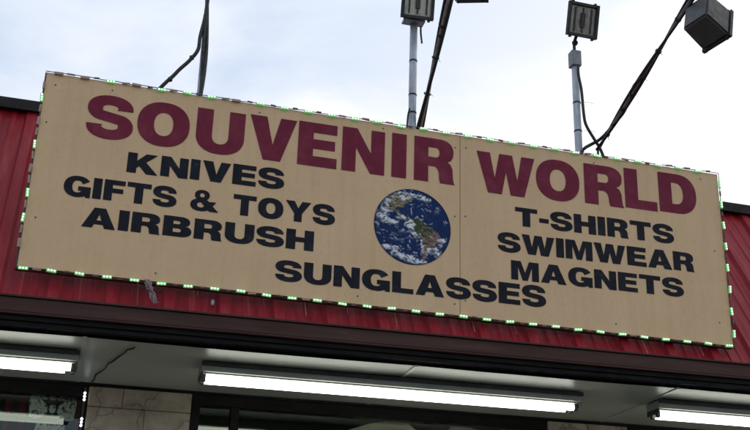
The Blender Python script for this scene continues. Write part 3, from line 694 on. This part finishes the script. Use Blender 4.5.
# arms that reach out over the sign
def armed(p0, p1, label, rr_=.014):
    t = thing('boom_floodlight', label, 'floodlight', p0, 'floodlight arms reaching out over the sign')
    p0, p1 = Vector(p0), Vector(p1); d = (p1 - p0).normalized(); q = p0 - d * .0
    bm = bmesh.new(); tube(bm, [q + Vector((0, .05, -.45)), q, p0.lerp(p1, .5), p1], rr_, 12); obj('arm', bm, m_arm, t, True)
    return t, p0, p1
def on(p0, p1, y): f = (y - p0[1]) / (p1[1] - p0[1]); return tuple(p0[i] + (p1[i] - p0[i]) * f for i in range(3))
a2, q0, q1 = armed((2.112, 6.7, 5.125), (2.112, 5.86, 6.075), 'dark floodlight arm slanting up out of the photo just right of the tall mast')
for ph, am, rd in ((.4, .022, .0125), (3.4, .022, .0125)): obj('cable', wobcable(q0 - (q1 - q0) * .15, q1, 22, am, rd, ph, .55), m_cable, a2)
ties(a2, q0, q1, (.18, .38, .50, .55), .026)
# its lamp, hanging forward right
flood(a2, Matrix.Translation((2.150, 5.80, 5.695)) @ rot((.25, .75, -.9), (0, .3, 1)), .185, .24, .13)
bm = bmesh.new(); tube(bm, smoothpath([q1, (2.12, 5.82, 6.06), (2.13, 5.80, 5.95), (2.135, 5.80, 5.80)], 4), .012, 8); obj('hanger', bm, m_flood, a2)

p0 = (3.455, 6.7, 5.155); pm = (3.455, 5.36, 5.587); p1 = on(p0, pm, 5.22)
a3, q0, q1 = armed(p0, p1, 'long floodlight arm with twisted black cables slanting up right to a big boxy lamp', .009)
for ph, am, rd in ((.9, .017, .0105), (4.0, .017, .0095)): obj('cable', wobcable(q0, q1, 30, am, rd, ph, .8), m_cable, a3)
obj('cable', wobcable(on(q0, q1, 6.45), on(q0, q1, 6.0), 16, .022, .006, 1, 1.0), m_cable, a3)
ties(a3, q0, q1, (.1, .27, .36, .46, .62, .8, .92), .022)
flood(a3, Matrix.Translation((3.546, 5.345, 5.446)) @ rot((.883, .303, -.36), (.29, .252, .923)), .20, .24, .205, True)
bm = bmesh.new(); tube(bm, smoothpath([q1, (3.49, 5.20, 5.65), (3.54, 5.25, 5.64), (3.58, 5.37, 5.56)], 4), .012, 8); obj('hanger', bm, m_flood, a3)
bm = bmesh.new(); tube(bm, smoothpath([(3.28, 6.66, 5.03), (3.324, 6.66, 5.116), (3.38, 6.66, 5.16), (3.452, 6.655, 5.212), (3.462, 6.50, 5.235), (3.458, 6.3, 5.30)], 5), .012, 7)
o = obj('loose_cable', bm, m_cable, a3)

# ------------------------------------------------------------------ goods in the window
def shirt(name, label, cx, y, ztop, w, m, h=.72):
    t = thing(name, label, 'shirt', (cx, y, ztop), 'shirts hung inside the shop windows')
    bm = bmesh.new(); prof = [(0.10, 0), (.17, -.01), (.27, -.05), (.50, -.20), (.42, -.30), (.29, -.20), (.28, -.45), (.29, -1.0)]
    Lp = [(cx - a * w / .56 * 1.0, ztop + b * h) for a, b in prof]; Rp = [(cx + a * w / .56, ztop + b * h) for a, b in prof]
    neck = [(cx + .10 * w / .56 * math.cos(a), ztop - .09 * h * math.sin(a)) for a in [math.pi * k / 8 for k in range(1, 8)]]
    ol = Lp[::-1] + neck[::-1] + Rp
    fr = [bm.verts.new((p[0], y, p[1])) for p in ol]; bk = [bm.verts.new((p[0], y + .03, p[1])) for p in ol]
    bm.faces.new(fr); bm.faces.new(bk[::-1])
    for i in range(len(ol)): j = (i + 1) % len(ol); bm.faces.new((fr[i], bk[i], bk[j], fr[j]))
    obj('cloth', bm, m, t)
    bm = bmesh.new(); tube(bm, [(cx - .15 * w / .56, y + .015, ztop - .03), (cx, y + .015, ztop + .02), (cx + .15 * w / .56, y + .015, ztop - .03)], .006, 6); tube(bm, smoothpath([(cx, y + .015, ztop + .02), (cx, y + .015, ztop + .05), (cx + .02, y + .015, ztop + .07), (cx, y + .015, ztop + .09)], 3), .003, 5)
    obj('hanger', bm, m_hanger, t)
    return t
sh = thing('printed_banner_shirt', 'black and maroon shirt with a grey bow-shaped print hanging in the left window', 'shirt', (-.08, 7.6, 2.6), 'shirts hung inside the shop windows')
bm = bmesh.new(); box(bm, -.335, .095, 7.60, 7.625, 2.55, 3.29, .004); obj('cloth', bm, m_shirt_black, sh)
bm = bmesh.new(); box(bm, -.375, -.337, 7.598, 7.62, 2.55, 3.29, .003); box(bm, .068, .12, 7.592, 7.598, 2.55, 3.29); box(bm, -.285, -.245, 7.592, 7.598, 2.55, 3.29); obj('side_band', bm, m_shirt_red, sh)
bm = bmesh.new(); cx, cz = -.080, 3.142
def blob(pts, y=7.595):
    f = [bm.verts.new((cx + a, y, cz + b)) for a, b in pts]; g = [bm.verts.new((cx + a, y + .003, cz + b)) for a, b in pts]
    bm.faces.new(f); bm.faces.new(g[::-1])
    for i in range(len(f)): j = (i + 1) % len(f); bm.faces.new((f[i], g[i], g[j], f[j]))
lobe = [(.03, -.02), (.035, .02), (.07, .05), (.105, .085), (.135, .088), (.148, .06), (.145, 0), (.14, -.06), (.10, -.075), (.06, -.06)]
blob([(-a, b) for a, b in lobe]); blob(lobe); blob([(.022 * math.cos(a), .030 * math.sin(a)) for a in [2 * math.pi * k / 16 for k in range(16)]])
blob([(-.09, -.10), (.09, -.10), (.10, -.2), (-.10, -.2)])
blob([(-.10, .062), (-.06, .072), (.06, .072), (.10, .062), (.06, .056), (-.06, .056)])
obj('print', bm, m_print, sh)

shirt('hanging_shirt', 'large beige shirt hanging inside the middle window, only its shoulders showing', 2.50, 7.60, 3.272, .92, m_shirt_beige, .95)
shirt('hanging_shirt', 'pale shirt hanging inside the middle window just right of the beige one', 3.10, 7.7, 3.27, .40, m_shirt_white)
shirt('hanging_shirt', 'maroon shirt hanging inside the right hand window', 4.5, 7.8, 3.15, .42, m_shirt_red)

ws = thing('window_light_strip', 'short vertical strip of small white lights on the right jamb of the left window', 'light strip', (.108, 7.39, 2.2))
bm = bmesh.new(); box(bm, .102, .116, 7.388, 7.394, 2.2, 3.25); obj('backing_strip', shear(bm), m_wire, ws)
z = 3.21; k = 0
while z > 2.25:
    for j in range(3):
        bm = bmesh.new(); bmesh.ops.create_icosphere(bm, subdivisions=2, radius=.0085, matrix=Matrix.Translation((.108, 7.383, z - .021 * j))); obj('bulb', shear(bm), m_wledw, ws)
    z -= .165

scene.render.engine = 'CYCLES'
